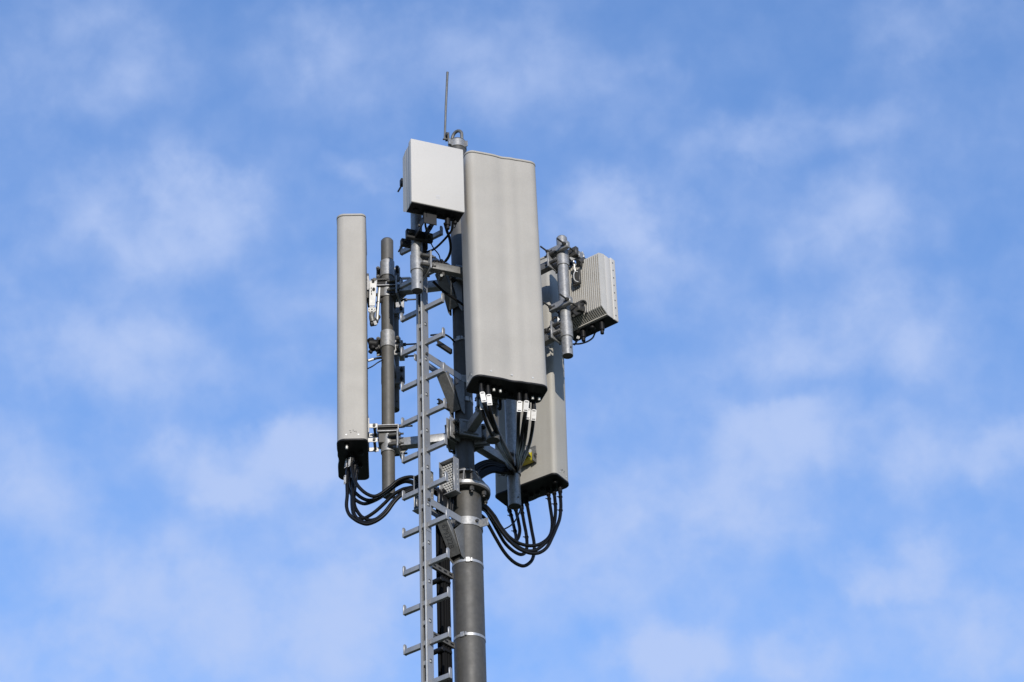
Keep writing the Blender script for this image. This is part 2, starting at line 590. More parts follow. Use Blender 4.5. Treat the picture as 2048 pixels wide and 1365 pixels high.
ZX = {'main': (11.875, 12.47), 'right': (11.815, 12.415), 'left': (11.76, 12.35)}
crossbar('main', ZX['main'][0], 'grey crossbar running from the pipe under the white box to behind the front panel')
crossbar('main', ZX['main'][1], 'upper crossbar hidden behind the white box and the front panel')
crossbar('right', ZX['right'][0], 'lower of the two crossbars beside the finned radio box pipe')
crossbar('right', ZX['right'][1], 'upper of the two crossbars beside the finned radio box pipe')
crossbar('left', ZX['left'][0], 'lower crossbar clamped behind the long left pipe, below the white linkage')
crossbar('left', ZX['left'][1], 'upper crossbar clamped behind the long left pipe, near its top')


# collars on the mast
def collar(z, label):
    th = thing('mast_collar', (0, 0, z), label, 'mast clamp')
    obj('shell', MB().ring((0, 0, z - .05), (0, 0, z + .05), UR + .012, UR - .001, n=48), 'galv_dull', th, bevel=.002)
    for s in (-1, 1):
        rp = MB()
        for k in SEC:
            n_, t_ = hv(SEC[k])
            prof = [(-.10, UR * .6), (.10, UR * .6), (.085, UR + .03), (.05, UR + .062), (-.05, UR + .062), (-.085, UR + .03)]
            rp.prism(prof, Z3 * (z + s * .042 - .004 + .0003 * list(SEC).index(k)), t_, n_, Z3, .008)
        obj('rib_plate', rp, 'galv_dull', th)
    for az in (-37.5, 82.5, 202.5):
        n_, t_ = hv(az)
        for s in (-1, 1):
            fp = MB().box(n_ * (UR + .055) + t_ * s * .014 + Z3 * z, n_, t_, Z3, .10, .010, .155)
            obj('flange_plate', fp, 'galv', th, bevel=.002)
        for b in (-1, 1):
            q = n_ * (UR + .07) + Z3 * (z + b * .045)
            bo = MB()
            for s in (-1, 1):
                bo.cyl(q + t_ * s * .0192, q + t_ * s * .034, .015, n=6)
            bo.cyl(q - t_ * .055, q + t_ * .055, .008, n=10)
            obj('bolt', bo, 'bolt', th)
    return th


ZC_LO, ZC_UP = 10.925, 12.17
collar(ZC_LO, 'lower three part clamp round the mast between the ladder and the black cables')
collar(ZC_UP, 'upper three part clamp round the mast, half hidden beside the front panel')


def arm(k, z, label):
    n_ = PIPE[k].normalized(); t_ = Z3.cross(n_)
    a, b = n_ * (UR + .05) + Z3 * z, PIPE[k] + Z3 * z
    th = thing('support_arm', a, label, 'arm', 'arms from the mast to the long mounting pipes')
    obj('tube', MB().bar(a + n_ * .008, b - n_ * (PL + .038), Z3, .06, .062), 'galv', th, bevel=.005, seg=2)
    obj('root_plate', MB().box(a, t_, n_, Z3, .15, .014, .12), 'galv', th, bevel=.002)
    clamp(th, b, -n_, r=PL, plate=(.15, .15))
    gp = MB().prism([(0, 0), (.045, 0), (0, -.04)], b - n_ * (PL + .0385) - Z3 * .031 + t_ * -.03, -n_, Z3, t_, .008)
    obj('stiffener', gp, 'galv', th)
    return th


arm('left', ZC_LO, 'grey arm reaching left from the lower mast clamp, behind the ladder')
arm('left', ZC_UP, 'grey arm reaching left from the upper mast clamp, behind the white box pipe')
arm('main', ZC_LO, 'dark arm rising from the lower mast clamp to under the front panel')
arm('main', ZC_UP, 'upper arm hidden behind the front panel antenna')
arm('right', ZC_LO, 'dark arm descending right from the lower mast clamp behind the black cables')
arm('right', ZC_UP, 'upper arm to the right pipe, hidden behind the front panel')


# ------------------------------------------------------------------ panel antennas
def panel(name_az, r, face_az, z, tilt, label, mt, w=.5, d=.198, h=1.84, marks=None):
    a = radians(name_az)
    c = V((sin(a) * r, -cos(a) * r, z))
    n_, t_ = hv(face_az)
    l = radians(tilt)
    up = Z3 * cos(l) + n_ * sin(l)
    nn = n_ * cos(l) - Z3 * sin(l)
    B = -nn
    th = thing('panel_antenna', c + B * d / 2, label, 'antenna', 'long panel antennas round the mast')
    pr_ = rrect(w, d, .052, .034, groove=.009)
    obj('radome', MB().prism(pr_, c + up * .016, t_, B, up, h - .016 - .022), mt, th, angle=30)
    pin = scaled(pr_, -.004, 0)
    obj('top_seam', MB().prism(pin, c + up * (h - .0225), t_, B, up, .006), 'seam', th)
    obj('top_cap', MB().prism(scaled(pr_, .002, 0), c + up * (h - .0165), t_, B, up, .0165), mt, th, bevel=.003, angle=30)
    bc = MB().prism(scaled(pr_, .0035, 0), c, t_, B, up, .0155)
    obj('bottom_cap', bc, 'cap', th, bevel=.003, angle=30)

    def loc(u, b, zz):
        return c + t_ * u + B * b + up * zz
    for u in (-.14, 0.0, .14):
        s = MB()
        s.cyl(loc(u, -.002 + (.0065 if u == 0 else 0), .052), loc(u, .004, .052), .007, n=14)
        s.cyl(loc(u, -.0035 + (.0065 if u == 0 else 0), .052), loc(u, .0, .052), .0035, n=6)
        obj('screw', s, 'zinc', th)
    for b, sg in ((.06, -1), (.14, -1), (.06, 1), (.14, 1)):
        s = MB().cyl(loc(sg * (w / 2 - .002), b, .045), loc(sg * (w / 2 + .002), b, .045), .006, n=12)
        obj('screw', s, 'zinc', th)
    # printed marks beside the rim: a small scribble of strokes
    mk = MB()
    for sg in (-1, 1):
        for i, (b, zz, lb, lz) in enumerate(((.085, .075, .012, .003), (.105, .078, .003, .014), (.115, .07, .01, .003),
                                            (.09, .062, .010, .003), (.125, .066, .003, .012))):
            mk.box(loc(sg * (w / 2 + .0006), b, zz), t_, B, up, .001, lb, lz)
    obj('printed_mark', mk, 'ink', th)
    return th, loc, n_, t_, B, up


PA_M = panel(23.2, .835, 20.0, 10.848, -1.03, 'large grey panel antenna facing front, the tallest and nearest, with white tagged cables below', 'radome')
PA_R = panel(144.0, .835, 147.1, 10.838, 1.49, 'grey panel antenna behind on the right, seen from its back with shadows across it', 'radome_rear')
PA_L = panel(-90.6, .835, -87.3, 10.782, .39, 'grey panel antenna at far left, seen edge on', 'radome')


def connector(th, loc, u, b, up, used=True, ln=.05):
    m_ = MB()
    m_.cyl(loc(u, b, .0), loc(u, b, -.012), .016, n=16)
    if used:
        m_.cyl(loc(u, b, -.0125), loc(u, b, -ln), .0135, n=16)
        obj('connector', m_, 'cap', th, bevel=.001)
        return loc(u, b, -ln + .004)
    obj('connector', m_, 'cap', th)
    obj('connector_plug', MB().cyl(loc(u, b, -.0125), loc(u, b, -.035), .0095, .008, n=14), 'zinc', th, bevel=.002)


def small_screws(P):
    th, loc = P[0], P[1]


# ------------------------------------------------------------------ cables
GAZE = -FW


def tag_plate(parent, p, ax, w=.032, h=.073, face=None):
    """white identification tag tied along a cable"""
    ax = V(ax).normalized()
    nrm = V(face) if face else V((.1, -.95, .0))
    nrm = (nrm - ax * nrm.dot(ax)).normalized()
    s = ax.cross(nrm)
    n = 6
    prof = [(-w / 2, -h / 2), (w / 2, -h / 2)]
    for i in range(n + 1):
        a = pi * i / n
        prof.append((w / 2 * cos(a), h / 2 - .006 + .008 * sin(a)))
    t = MB().prism(prof, V(p) + nrm * .0165, s, ax, nrm, .002)
    o = obj('cable_tag', t, 'label', parent)
    for e in (-1, 1):
        obj('tie_slot', MB().box(V(p) + nrm * .0192 + ax * e * (h / 2 - .009), s, nrm, ax, w * .66, .001, .006), 'ink', o)
    k = MB()
    rnd = random.Random(int(abs(p[0] * 9999)))
    for i in range(5):
        y = h / 2 - .022 - i * .0095
        x = -w * .36
        while x < w * .3:
            l = rnd.uniform(.002, .005)
            k.box(V(p) + nrm * .0191 + ax * y + s * (x + l / 2), s, nrm, ax, l, .0008, .0022)
            x += l + rnd.uniform(.002, .005)
    obj('tag_print', k, 'faint', o)


def cable(pts, r, label, group, name='cable', tags=(), sleeve=0, band=(), mt='black'):
    sp = spline(pts)
    th = thing(name, sp[0], label, 'cable', group)
    obj('sheath', MB().tube(sp, r, 12), mt, th, angle=60)
    if sleeve:
        obj('boot', MB().tube(sp[:sleeve], r * 1.28, 14), 'cap', th, angle=60)
    for (i, kw) in tags:
        ax = sp[max(0, i - 1)] - sp[min(len(sp) - 1, i + 1)]
        tag_plate(th, sp[i], ax, **kw)
    for i in band:
        ax = (sp[i + 1] - sp[i - 1]).normalized()
        b = MB().cyl(sp[i] - ax * .004, sp[i] + ax * .004, r * 1.25, n=12)
        s = ax.orthogonal().normalized()
        b.box(sp[i] + V((-1, -.3, 0)).normalized() * r * 1.6, V((-1, -.3, 0)).normalized(), ax, V((-1, -.3, 0)).normalized().cross(ax), .014, .005, .005)
        obj('cable_tie', b, 'cap', th)
    return th


def path(px, y0, y1, start=None, ease=1.0):
    """pixel run with depth easing from y0 to y1 along its length"""
    ln = [0]
    for a, b in zip(px, px[1:]):
        ln.append(ln[-1] + math.hypot(b[0] - a[0], b[1] - a[1]))
    res = [at(p[0], p[1], y0 + (y1 - y0) * (l / ln[-1]) ** ease) for p, l in zip(px, ln)]
    if start is not None:
        res = [start] + res
    return res


CR = .0118
# front panel: cables gather on the pipe behind and turn towards the mast
th, loc, n_, t_, B, up = PA_M


def plug_at(P, px, py, used=True, ln=.05):
    """connector under a panel where the line of sight meets its bottom plate"""
    th, loc, n_, t_, B, up = P
    o = loc(0, 0, 0)
    d = ray(px, py)
    s = (o - CAM).dot(up) / d.dot(up)
    q = CAM + d * s - o
    return connector(th, loc, q.dot(t_), q.dot(B), up, used, ln)


ends = [(1000, 931), (980, 925), (960, 931), (944, 943), (932, 956)]


def main_cable(px, start, dy, label, tg):
    head = path(px, start.y, .335, ease=1.9)
    # sweep back along the line to the mast
    tail = []
    for i, (a, b) in enumerate(ends):
        f = (i + 1) / len(ends)
        tail.append(at(a + dy * .25, b + dy * (.55 + .75 * f) + (4 if dy > 9 else -4) * f, .335 - .235 * f))
    return cable([start] + head + tail, CR, label, 'cables from the front panel antenna', tags=tg, sleeve=5)


grp = [
    ([(965.7, 797), (970.5, 815), (982, 844), (999, 878), (1014, 910.5), (1025.7, 934)], (962, 766), 14, 'black cable with white tag, leftmost under the front panel'),
    ([(964, 812), (966.5, 828), (974, 850), (989.5, 882), (1008.6, 914), (1029, 943)], (962, 776), 20, 'black cable whose tag is half hidden behind the leftmost tag under the front panel'),
    ([(978, 802), (982, 826.7), (993, 857), (1008.6, 891), (1019, 912), (1026, 934)], (975.5, 769), 8, 'black cable with white tag, second from the left under the front panel'),
    ([(1038.5, 815), (1037, 838), (1036, 872), (1035, 901), (1031, 938)], (1038, 783), 3, 'black cable with white tag, third tag from the left under the front panel'),
    ([(1052, 814), (1047.6, 842), (1042, 882), (1037, 915), (1032, 940)], (1051.5, 785), -1, 'black cable with white tag, second from the right under the front panel'),
    ([(1055, 830), (1053, 853), (1048.6, 885.7), (1041, 914), (1034, 942)], (1055, 797), 11, 'black cable whose tag hides behind another at the right under the front panel'),
    ([(1067, 832), (1064.8, 857), (1059, 887.6), (1048.6, 914), (1034, 940)], (1067, 801), 17, 'black cable with white tag, rightmost under the front panel'),
]
for px, s, dy_, lab in grp:
    st = plug_at(PA_M, s[0], s[1])
    main_cable(px, st, dy_, lab, [(8, {})])
for s in ((987.5, 774), (1000.5, 776.5), (1065, 790.5), (1078, 792.5)):
    plug_at(PA_M, *s, used=False)
for s in ((1022, 790), (1012, 784)):
    plug_at(PA_M, *s, used=True, ln=.02)

# left panel
LC = [
    ([(696, 931), (694, 962), (694.5, 989), (693, 1012), (697.6, 1028), (709, 1039), (722, 1046), (736, 1048.5), (755, 1041), (772, 1027), (790, 1003), (806, 989), (829, 979), (850, 985)],
     (697, 916), 'outermost black cable hanging lowest in the loop under the left panel', [(7, 1), (16, 1)]),
    ([(709, 945), (706, 975), (706, 997), (706, 1015), (709, 1030), (719, 1041), (735, 1046), (752, 1039), (769, 1025), (788, 1001), (804, 987), (829, 976), (850, 982)],
     (710, 918), 'black cable in the low loop under the left panel, second from the outside', [(9, 1)]),
    ([(711, 965), (708, 995), (710, 1014), (719.5, 1030), (729, 1037), (741.5, 1041), (759, 1035), (776.7, 1019), (793, 996), (807, 985), (829, 980), (850, 986)],
     (713, 924), 'black cable crossing over inside the low loop under the left panel', []),
    ([(707, 952), (704, 990), (705, 1020), (711, 1036), (722, 1037.5), (733, 1035), (750, 1024), (768, 1008), (785.5, 991), (803, 980), (816, 976.5), (829, 975), (850, 980)],
     (708, 926), 'black cable cutting straight across the low loop under the left panel', []),
    ([(703, 930), (707, 953), (713, 968), (724, 981), (737, 990), (750, 993), (763.5, 987), (781, 974), (794, 963), (807.5, 956.7), (820.6, 954.5), (829, 956.5), (850, 968)],
     (705, 908), 'topmost black cable of the shallow loop from the left panel to the ladder', [(6, 1)]),
    ([(700, 950), (703, 975), (715, 990), (729, 999), (741.5, 1001), (755, 996.5), (772, 985), (790, 970), (807.5, 962), (820.6, 962.5), (829, 966), (850, 975)],
     (701, 922), 'middle black cable of the shallow loop from the left panel to the ladder', []),
    ([(694, 945), (697, 973), (704.6, 992.7), (715, 1003), (728, 1008), (741, 1005), (758, 997), (775, 985), (792, 971.5), (808, 964), (821, 965), (829, 969), (850, 978)],
     (695, 930), 'lowest black cable of the shallow loop from the left panel to the ladder', []),
]
for px, s, lab, tg in LC:
    st = plug_at(PA_L, s[0], s[1])
    cable([st] + path(px, st.y, -.16), CR, lab, 'cables from the left panel antenna', sleeve=4,
          tags=[(i, dict(w=.022, h=.07, face=(-.7, -.6, 0))) for i, _ in tg])
plug_at(PA_L, 693.5, 889.5, used=False)
plug_at(PA_L, 712, 940, used=True, ln=.03)
for q in ((700, 940), (720, 930), (722, 905)):
    plug_at(PA_L, *q, used=True, ln=.02)

# rear right panel
RC = [
    ([(1021, 1027), (1027, 1050), (1032, 1074), (1030, 1082), (1022, 1081), (1010, 1069), (996, 1046), (984.5, 1027), (973, 1014), (962, 1008), (940, 1010)],
     (1018, 1012), 'leftmost short black cable dropping beside the open pipe end, right of the mast', (10, 20)),
    ([(1032.6, 1024.5), (1037, 1044.5), (1039.6, 1062), (1036, 1077), (1029, 1084), (1020, 1082), (1005.6, 1065.6), (991.6, 1041), (978.7, 1022), (965, 1012), (940, 1014)],
     (1031, 1008), 'short black cable hooking back under the open pipe end, right of the mast', ()),
    ([(1044, 1022), (1048, 1045.6), (1052.5, 1069), (1054, 1091), (1051.5, 1103), (1045.5, 1109), (1036, 1108), (1022, 1099), (1008, 1084), (994, 1060), (982, 1038.6), (968, 1020), (940, 1016)],
     (1043, 1004), 'black cable in the second lowest loop right of the mast', (10, 26)),
    ([(1055, 1014), (1059.6, 1038.6), (1064, 1064), (1068, 1085.5), (1068, 1106.6), (1063, 1122), (1051, 1131.5), (1039.6, 1131), (1024.4, 1122), (1008, 1104), (991.6, 1077), (977.5, 1051.5), (965.8, 1034), (940, 1020)],
     (1053, 999), 'black cable hanging in the lowest and longest loop right of the mast', ()),
    ([(1097.7, 994), (1100.6, 1015), (1104, 1038.6), (1104, 1056), (1100.6, 1070), (1092, 1081), (1078, 1089.5), (1063, 1092), (1049, 1090.5), (1034, 1085), (1017, 1073), (1001, 1053), (987, 1030), (968, 1012), (940, 1012)],
     (1096, 979), 'black cable making the flattest of the wide loops right of the mast', (10,)),
    ([(1109, 992), (1111, 1015), (1110, 1038.6), (1105, 1060), (1097, 1079), (1084, 1092.5), (1069, 1101.5), (1051, 1101), (1034, 1092.5), (1016, 1079.6), (998.6, 1056), (984.5, 1035), (966, 1016), (940, 1014)],
     (1108, 976), 'black cable in the middle of the three wide loops right of the mast', (14,)),
    ([(1120.5, 989), (1121.7, 1015), (1119, 1038.6), (1111, 1060), (1104, 1076), (1094, 1095), (1080.7, 1105), (1066.6, 1107.5), (1051, 1104), (1032, 1094), (1012, 1074), (993, 1048), (980, 1029), (962, 1012), (940, 1014)],
     (1120, 972), 'rightmost black cable, the outer of the three wide loops right of the mast', (10, 18)),
]
for px, s, lab, bd in RC:
    st = plug_at(PA_R, s[0], s[1], ln=.035)
    cable([st] + path(px, st.y - .01, .12), CR, lab, 'cables from the rear panel antenna', sleeve=7, band=bd)
cable(path([(1041, 1008), (1040, 1022), (1031, 1041), (1022, 1051), (1010, 1058), (1002, 1060)], .6, .36), .005,
      'thin black wire crossing from the open pipe end to the cable loops', None, name='wire')
for q in ((1075, 985), (1085, 978), (1063, 990), (1050, 985), (1110, 962)):
    plug_at(PA_R, *q, used=True, ln=.02)

# cable clamp on the rear pipe where the front cables gather
cc = thing('cable_clamp', PIPE['right'] + Z3 * 10.88, 'black cable clamp holding the gathered cables against the right mounting pipe', 'clamp')
nR, tR = hv(SEC['right'])
cb_ = MB()
for i in range(3):
    cb_.box(at(1004 + i * 11, 946 - i * .5, .30 + .02 * i), (1, 0, 0), (0, 1, 0), Z3, .022, .05, .018)
obj('jaw', cb_, 'cap', cc, bevel=.004)
obj('band', MB().ring(PIPE['right'] + Z3 * 10.86, PIPE['right'] + Z3 * 10.885, PL + .006, PL - .002), 'cap', cc)

# ------------------------------------------------------------------ bracketry of the panels
# left panel: scissor linkage above, short lugs below
th, loc, n_, t_, B, up = PA_L


def backpt(z):
    return loc(0, .198, z - 10.782)


def lug(parent, p, ax, nrm, s1, s2, th_, mt='zinc', name='lug', bevel=.002):
    obj(name, MB().box(p, ax, nrm, V(ax).cross(V(nrm)), s1, th_, s2), mt, parent, bevel=bevel)


YL = .02


def Lp(px, py, dy=0.0):
    return at(px, py, YL + dy)


bk = thing('tilt_bracket', Lp(742, 590), 'bright folded scissor bracket between the left panel and its pipe', 'bracket')
obj('back_plate', MB().box((Lp(736.5, 557) + Lp(736.5, 606)) / 2, (1, 0, 0), (0, 1, 0), Z3, .014, .12, (Lp(736.5, 557) - Lp(736.5, 606)).length), 'bolt', bk, bevel=.002)
obj('hinge_plate', MB().prism([(-.012, .06), (.0, .06), (.004, .022), (.052, .018), (.058, .0), (.05, -.012), (.01, -.02), (.0, -.055), (-.012, -.055)],
                              Lp(737.5, 566.5, -.075), (1, 0, 0), Z3, (0, 1, 0), .006), 'galv', bk)
A0, A1 = Lp(746.5, 566, -.09), Lp(744, 617, -.09)
arm_pr = MB()
axv = (A1 - A0).normalized()
sv = axv.cross(V((0, 1, 0))).normalized()
arm_pr.prism([(-.024, -.012), (.024, -.012), (.023, .09), (.02, .19), (-.02, .19), (-.023, .09)], A0, sv, axv, (0, 1, 0), .006)
obj('link_arm', arm_pr, 'zinc', bk, bevel=.001)
dsc = MB().cyl(A1 + V((0, -.004, -.012)), A1 + V((0, .01, -.012)), .028, n=28)
obj('joint_disc', dsc, 'zinc', bk, bevel=.002)
hl = MB()
for i in range(8):
    a = 2 * pi * i / 8
    q = A1 + V((cos(a) * .019, -.0045, sin(a) * .019 - .012))
    hl.cyl(q, q + V((0, -.001, 0)), .0038, n=8)
hl.cyl(A1 + V((0, -.0045, -.012)), A1 + V((0, -.0075, -.012)), .006, n=6)
obj('scale_hole', hl, 'ink', bk)
for q in ((746.5, 562), (747.5, 578)):
    obj('bolt', MB().cyl(Lp(*q, -.105), Lp(*q, -.09), .010, n=6), 'bolt', bk, bevel=.001)
sl_ = MB()
for q in ((742.5, 577), (742.8, 583), (743, 588)):
    sl_.box(Lp(*q, -.0915), (1, 0, 0), (0, 1, 0), Z3, .006, .003, .014)
obj('slot', sl_, 'ink', bk)
B0 = Lp(744.5, 626, -.075); B1 = Lp(745.5, 644, -.075)
obj('lower_link', MB().tube(spline([B0, (B0 + B1) / 2 + V((-.004, -.005, 0)), B1]), .020, 14), 'galv_dull', bk)
kn = MB().cyl(Lp(741, 649, -.07), Lp(752, 647, -.06), .017, n=16)
kn.cyl(Lp(749, 647, -.09), Lp(750, 647, -.07), .014, n=6)
obj('knuckle', kn, 'bolt', bk, bevel=.002)
obj('knuckle_plate', MB().box(Lp(750.5, 646.5, -.095), (1, 0, .3), (0, 1, 0), (-.3, 0, 1), .022, .006, .034), 'galv', bk, bevel=.002)
C0, C1 = Lp(759.5, 577, -.05), Lp(754.5, 645, -.03)
obj('rear_link', MB().bar(C0, C1, (0, 1, 0), .013, .03), 'zinc', bk, bevel=.002)
obj('rear_link', MB().bar(Lp(757, 583, .02), Lp(752, 640, .03), (0, 1, 0), .012, .03), 'galv_dull', bk, bevel=.002)
obj('pin', MB().cyl(Lp(750, 646, -.06), Lp(757.5, 634, .01), .014, n=12), 'bolt', bk)
obj('pin', MB().cyl(Lp(755, 606, -.05), Lp(763, 600, .0), .012, n=12), 'bolt', bk)
# jaws round the long left pipe
pxy = PIPE['left']


def jaw_set(parent, z, rods, front='galv', off=.0):
    c = pxy + Z3 * z
    # open channel in front of and behind the pipe: two plates with a lip, and a body coloured dark for its shadow
    body = MB()
    body.box(c + V((.0, .0, -.032)), (1, 0, 0), (0, 1, 0), Z3, .130, .09, .085)
    obj('jaw', body, 'bolt', parent, bevel=.006)
    fr = MB()
    for (u0, u1, zz) in ((-.072, .072, .006), (-.072, .072, .052)):
        fr.box(c + V(((u0 + u1) / 2, -.055, zz)), (1, 0, 0), (0, 1, 0), Z3, u1 - u0, .020, .006)
    for u in (-.07, .07):
        fr.box(c + V((u, -.055, .029)), (1, 0, 0), (0, 1, 0), Z3, .006, .020, .041)
    obj('jaw_frame', fr, front, parent)
    obj('jaw_web', MB().box(c + V((0, -.047, .029)), (1, 0, 0), (0, 1, 0), Z3, .134, .004, .041), 'cap', parent)
    for (dyy, dz, ln) in rods:
        r_ = MB().cyl(c + V((-.11, dyy, dz)), c + V((ln, dyy, dz)), .0065, n=10)
        r_.cyl(c + V((.074, dyy, dz)), c + V((.100, dyy, dz)), .013, n=6)
        r_.cyl(c + V((-.095, dyy, dz)), c + V((-.075, dyy, dz)), .013, n=6)
        obj('threaded_rod', r_, 'bolt', parent)


zj = at(776, 566, -.0).z
jaw_set(bk, zj - .02, ((-.062, .055, .165), (.07, .02, .2)))
obj('rod_sleeve', MB().cyl(pxy + V((.105, -.062, zj + .035)), pxy + V((.16, -.062, zj + .035)), .010, n=10), 'zinc', bk)

bl = thing('tilt_bracket', Lp(742, 868), 'small bright two lug bracket joining the left panel foot to its pipe', 'bracket')
obj('back_plate', MB().box((Lp(735.5, 840) + Lp(736, 892)) / 2, (1, 0, 0), (0, 1, 0), Z3, .012, .12, .225), 'bolt', bl, bevel=.002)
for (q, mt_) in (((745.5, 852), 'zinc'), ((745.5, 880.5), 'zinc')):
    p = Lp(*q, -.06)
    obj('lug', MB().box(p, (1, 0, 0), (0, 1, 0), Z3, .066, .006, .034), mt_, bl, bevel=.003)
    obj('lug', MB().box(p + V((0, .12, 0)), (1, 0, 0), (0, 1, 0), Z3, .066, .006, .034), mt_, bl, bevel=.003)
    obj('bolt', MB().cyl(p + V((.01, -.016, 0)), p + V((.01, .14, 0)), .0095, n=12), 'bolt', bl)
obj('hinge_plate', MB().box((Lp(737.5, 838, -.07) + Lp(737.5, 864, -.07)) / 2, (1, 0, 0), (0, 1, 0), Z3, .008, .006, .11), 'galv', bl)
zj2 = at(776, 855, 0).z
jaw_set(bl, zj2 - .03, ((-.058, .04, .165), (.07, .02, .13)))

# middle: remote tilt unit with its leads on the back of the left panel
tu = thing('tilt_motor', Lp(747, 692), 'small black tilt control unit with leads, half way up the left panel back', 'motor')
mb = MB()
for (a, b, r) in (((739, 688), (755, 690), .035), ((741, 679), (747, 700), .024), ((750, 700), (757, 697), .018), ((738, 702), (744, 706), .012)):
    mb.cyl(Lp(*a, -.02), Lp(*b, -.02), r, n=12)
obj('housing', mb, 'cap', tu, bevel=.003)
cable([Lp(763, 716, -.02), Lp(754, 717, -.03), Lp(746, 719.5, -.03), Lp(736, 722.5, -.03)], .008, 'short black lead with a pale plug behind the left panel', None, name='lead')
lead = COL.objects[-1]
cable([Lp(766, 720, .0), Lp(755, 726, -.01), Lp(745, 733, -.01), Lp(734, 738.5, -.02)], .0042, 'thin black wire curving down behind the left panel', None, name='wire')
obj('lead_plug', MB().cyl(Lp(736.5, 722, -.05), Lp(747, 718.5, -.05), .0095, n=12), 'zinc', tu)

# right panel: rear bracket with yellow insert, low on its back
yb = thing('tilt_bracket', at(1055, 915, .5), 'angular grey bracket with a bright yellow insert on the rear panel back', 'bracket')
th, loc, n_, t_, B, up = PA_R


def on_back(px, py, off=0.0):
    """point on the rear panel's back face (or off metres in front of it) seen at this place"""
    o = loc(0, .198, 0) + B * off
    d = ray(px, py)
    s = (o - CAM).dot(B) / d.dot(B)
    return CAM + d * s


q = on_back(1062, 912, .04)
fr = MB()
e1 = -t_
fr.box(on_back(1066, 909, .006), t_, B, Z3, .05, .010, .12)
fr.box(on_back(1068.5, 911, .03), t_, B, Z3, .008, .045, .10)
fr.box(on_back(1053, 928, .012), t_, B, Z3, .13, .02, .012)
obj('bracket_frame', fr, 'galv_dull', yb, bevel=.0015)
obj('insert', MB().box(on_back(1051, 915, .046), t_, B, Z3, .10, .07, .085), 'yellow', yb, bevel=.014, seg=3)
obj('bolt', MB().cyl(on_back(1071, 909, .02), on_back(1071, 909, .05), .011, n=6), 'bolt', yb)
obj('bolt', MB().cyl(on_back(1060, 902, .10), on_back(1060, 902, .12), .013, n=6), 'zinc', yb)
obj('clamp_jaw', MB().bar(PIPE['right'] + V((-.07, .05, 11.03)), PIPE['right'] + V((.10, -.05, 11.03)), Z3, .045, .07), 'galv_dull', yb, bevel=.004)
for zz in (11.005, 11.055):
    obj('threaded_rod', MB().cyl(PIPE['right'] + V((.075, -.09, zz)), PIPE['right'] + V((.14, .06, zz)), .006, n=8), 'bolt', yb)
tb = thing('tilt_bracket', loc(0, .25, 1.5), 'upper bracket of the rear panel, out of sight behind the front panel', 'bracket')
obj('bracket_frame', MB().box(loc(0, .235, 1.5), t_, B, up, .10, .07, .12), 'galv_dull', tb, bevel=.004)
th, loc, n_, t_, B, up = PA_M
mbk = thing('tilt_bracket', loc(0, .25, 1.5), 'upper bracket of the front panel, hidden behind it', 'bracket')
obj('bracket_frame', MB().box(loc(0, .235, 1.5), t_, B, up, .10, .07, .12), 'galv_dull', mbk, bevel=.004)
mbk = thing('tilt_bracket', loc(0, .25, .14), 'dark lower bracket hanging just below the front panel, behind the white tags', 'bracket')
fr = MB().box(loc(-.02, .235, .10), t_, B, up, .10, .07, .13)
obj('bracket_frame', fr, 'galv_dull', mbk, bevel=.004)
obj('clamp_jaw', MB().box(PIPE['main'] + n_ * .055 + Z3 * 10.93, t_, n_, Z3, .17, .04, .06), 'galv_dull', mbk, bevel=.004)
obj('hook', MB().tube(spline([at(1000, 798, -.5), at(1001, 812, -.5), at(1000, 818, -.5), at(997, 816, -.5)]), .011, 10), 'cap', mbk)

# ------------------------------------------------------------------ radio units
def radio(c, az, label, w, h, d_cover, d_body, d_fin, nfin, group, nscrew=True):
    n_, t_ = hv(az)
    B = -n_
    th = thing('radio_unit', c, label, 'radio unit', group)

    def loc(u, b, z):
        return V(c) + t_ * u + B * b + Z3 * z
    obj('cover', MB().box(loc(0, d_cover / 2, h / 2), t_, B, Z3, w, d_cover, h), 'white', th, bevel=.006, seg=3)
    wb, hb_ = w - .012, h - .016
    obj('body', MB().box(loc(0, d_cover + d_body / 2 + .002, h / 2 - .004), t_, B, Z3, wb, d_body, hb_), 'white', th, bevel=.003, seg=2)
    fm = MB()
    b0 = d_cover + d_body + .0025
    fm.box(loc(0, b0 + .005, h / 2 - .004), t_, B, Z3, wb, .008, hb_)
    for i in range(nfin):
        u = -wb / 2 + .004 + (wb - .008) * i / (nfin - 1)
        prof = [(b0 + .0095, .010), (b0 + d_fin, .046), (b0 + d_fin, h - .034), (b0 + .0095, h - .012)]
        fm.prism(prof, V(c) + t_ * (u - .0039), B, Z3, t_, .0078)
    obj('heat_sink', fm, 'fin', th)
    # underside: dark plate with sockets
    obj('underside', MB().box(loc(0, (d_cover + d_body) / 2 + .002, -.0025), t_, B, Z3, w - .010, d_cover + d_body - .010, .004), 'cap', th)
    for sg in ((-1, 1) if nscrew else ()):
        for i in range(8):
            zz = .04 + (h - .08) * i / 7
            obj('screw', MB().cyl(loc(sg * (w / 2 - .001), d_cover * .62, zz), loc(sg * (w / 2 + .002), d_cover * .62, zz), .0052, n=8), 'bolt', th)
    return th, loc, n_, t_, B, b0


WH = radio(V((-.112, -.95, 12.115)), 22.5, 'plain white radio box at the top, in front of the mast', .372, .525, .052, .065, .062, 18, 'radio boxes on short pipes', False)
RH = radio(V((.928, .305, 11.925)), 142.9, 'white radio box with vertical cooling fins, at far right', .372, .525, .052, .065, 0.07, 22, 'radio boxes on short pipes')
# little three bar emblem on the white box face
th, loc, n_, t_, B, b0 = WH
lg = MB()
for i in range(3):
    zz = .062 + i * .012
    lg.prism([(-.014, zz), (.014, zz + .006), (.014, zz + .011), (-.014, zz + .005)], V(V((-.112, -.95, 12.115))) + t_ * .0 - B * .0008, t_, Z3, B, .0009)
obj('emblem', lg, 'faint', th)


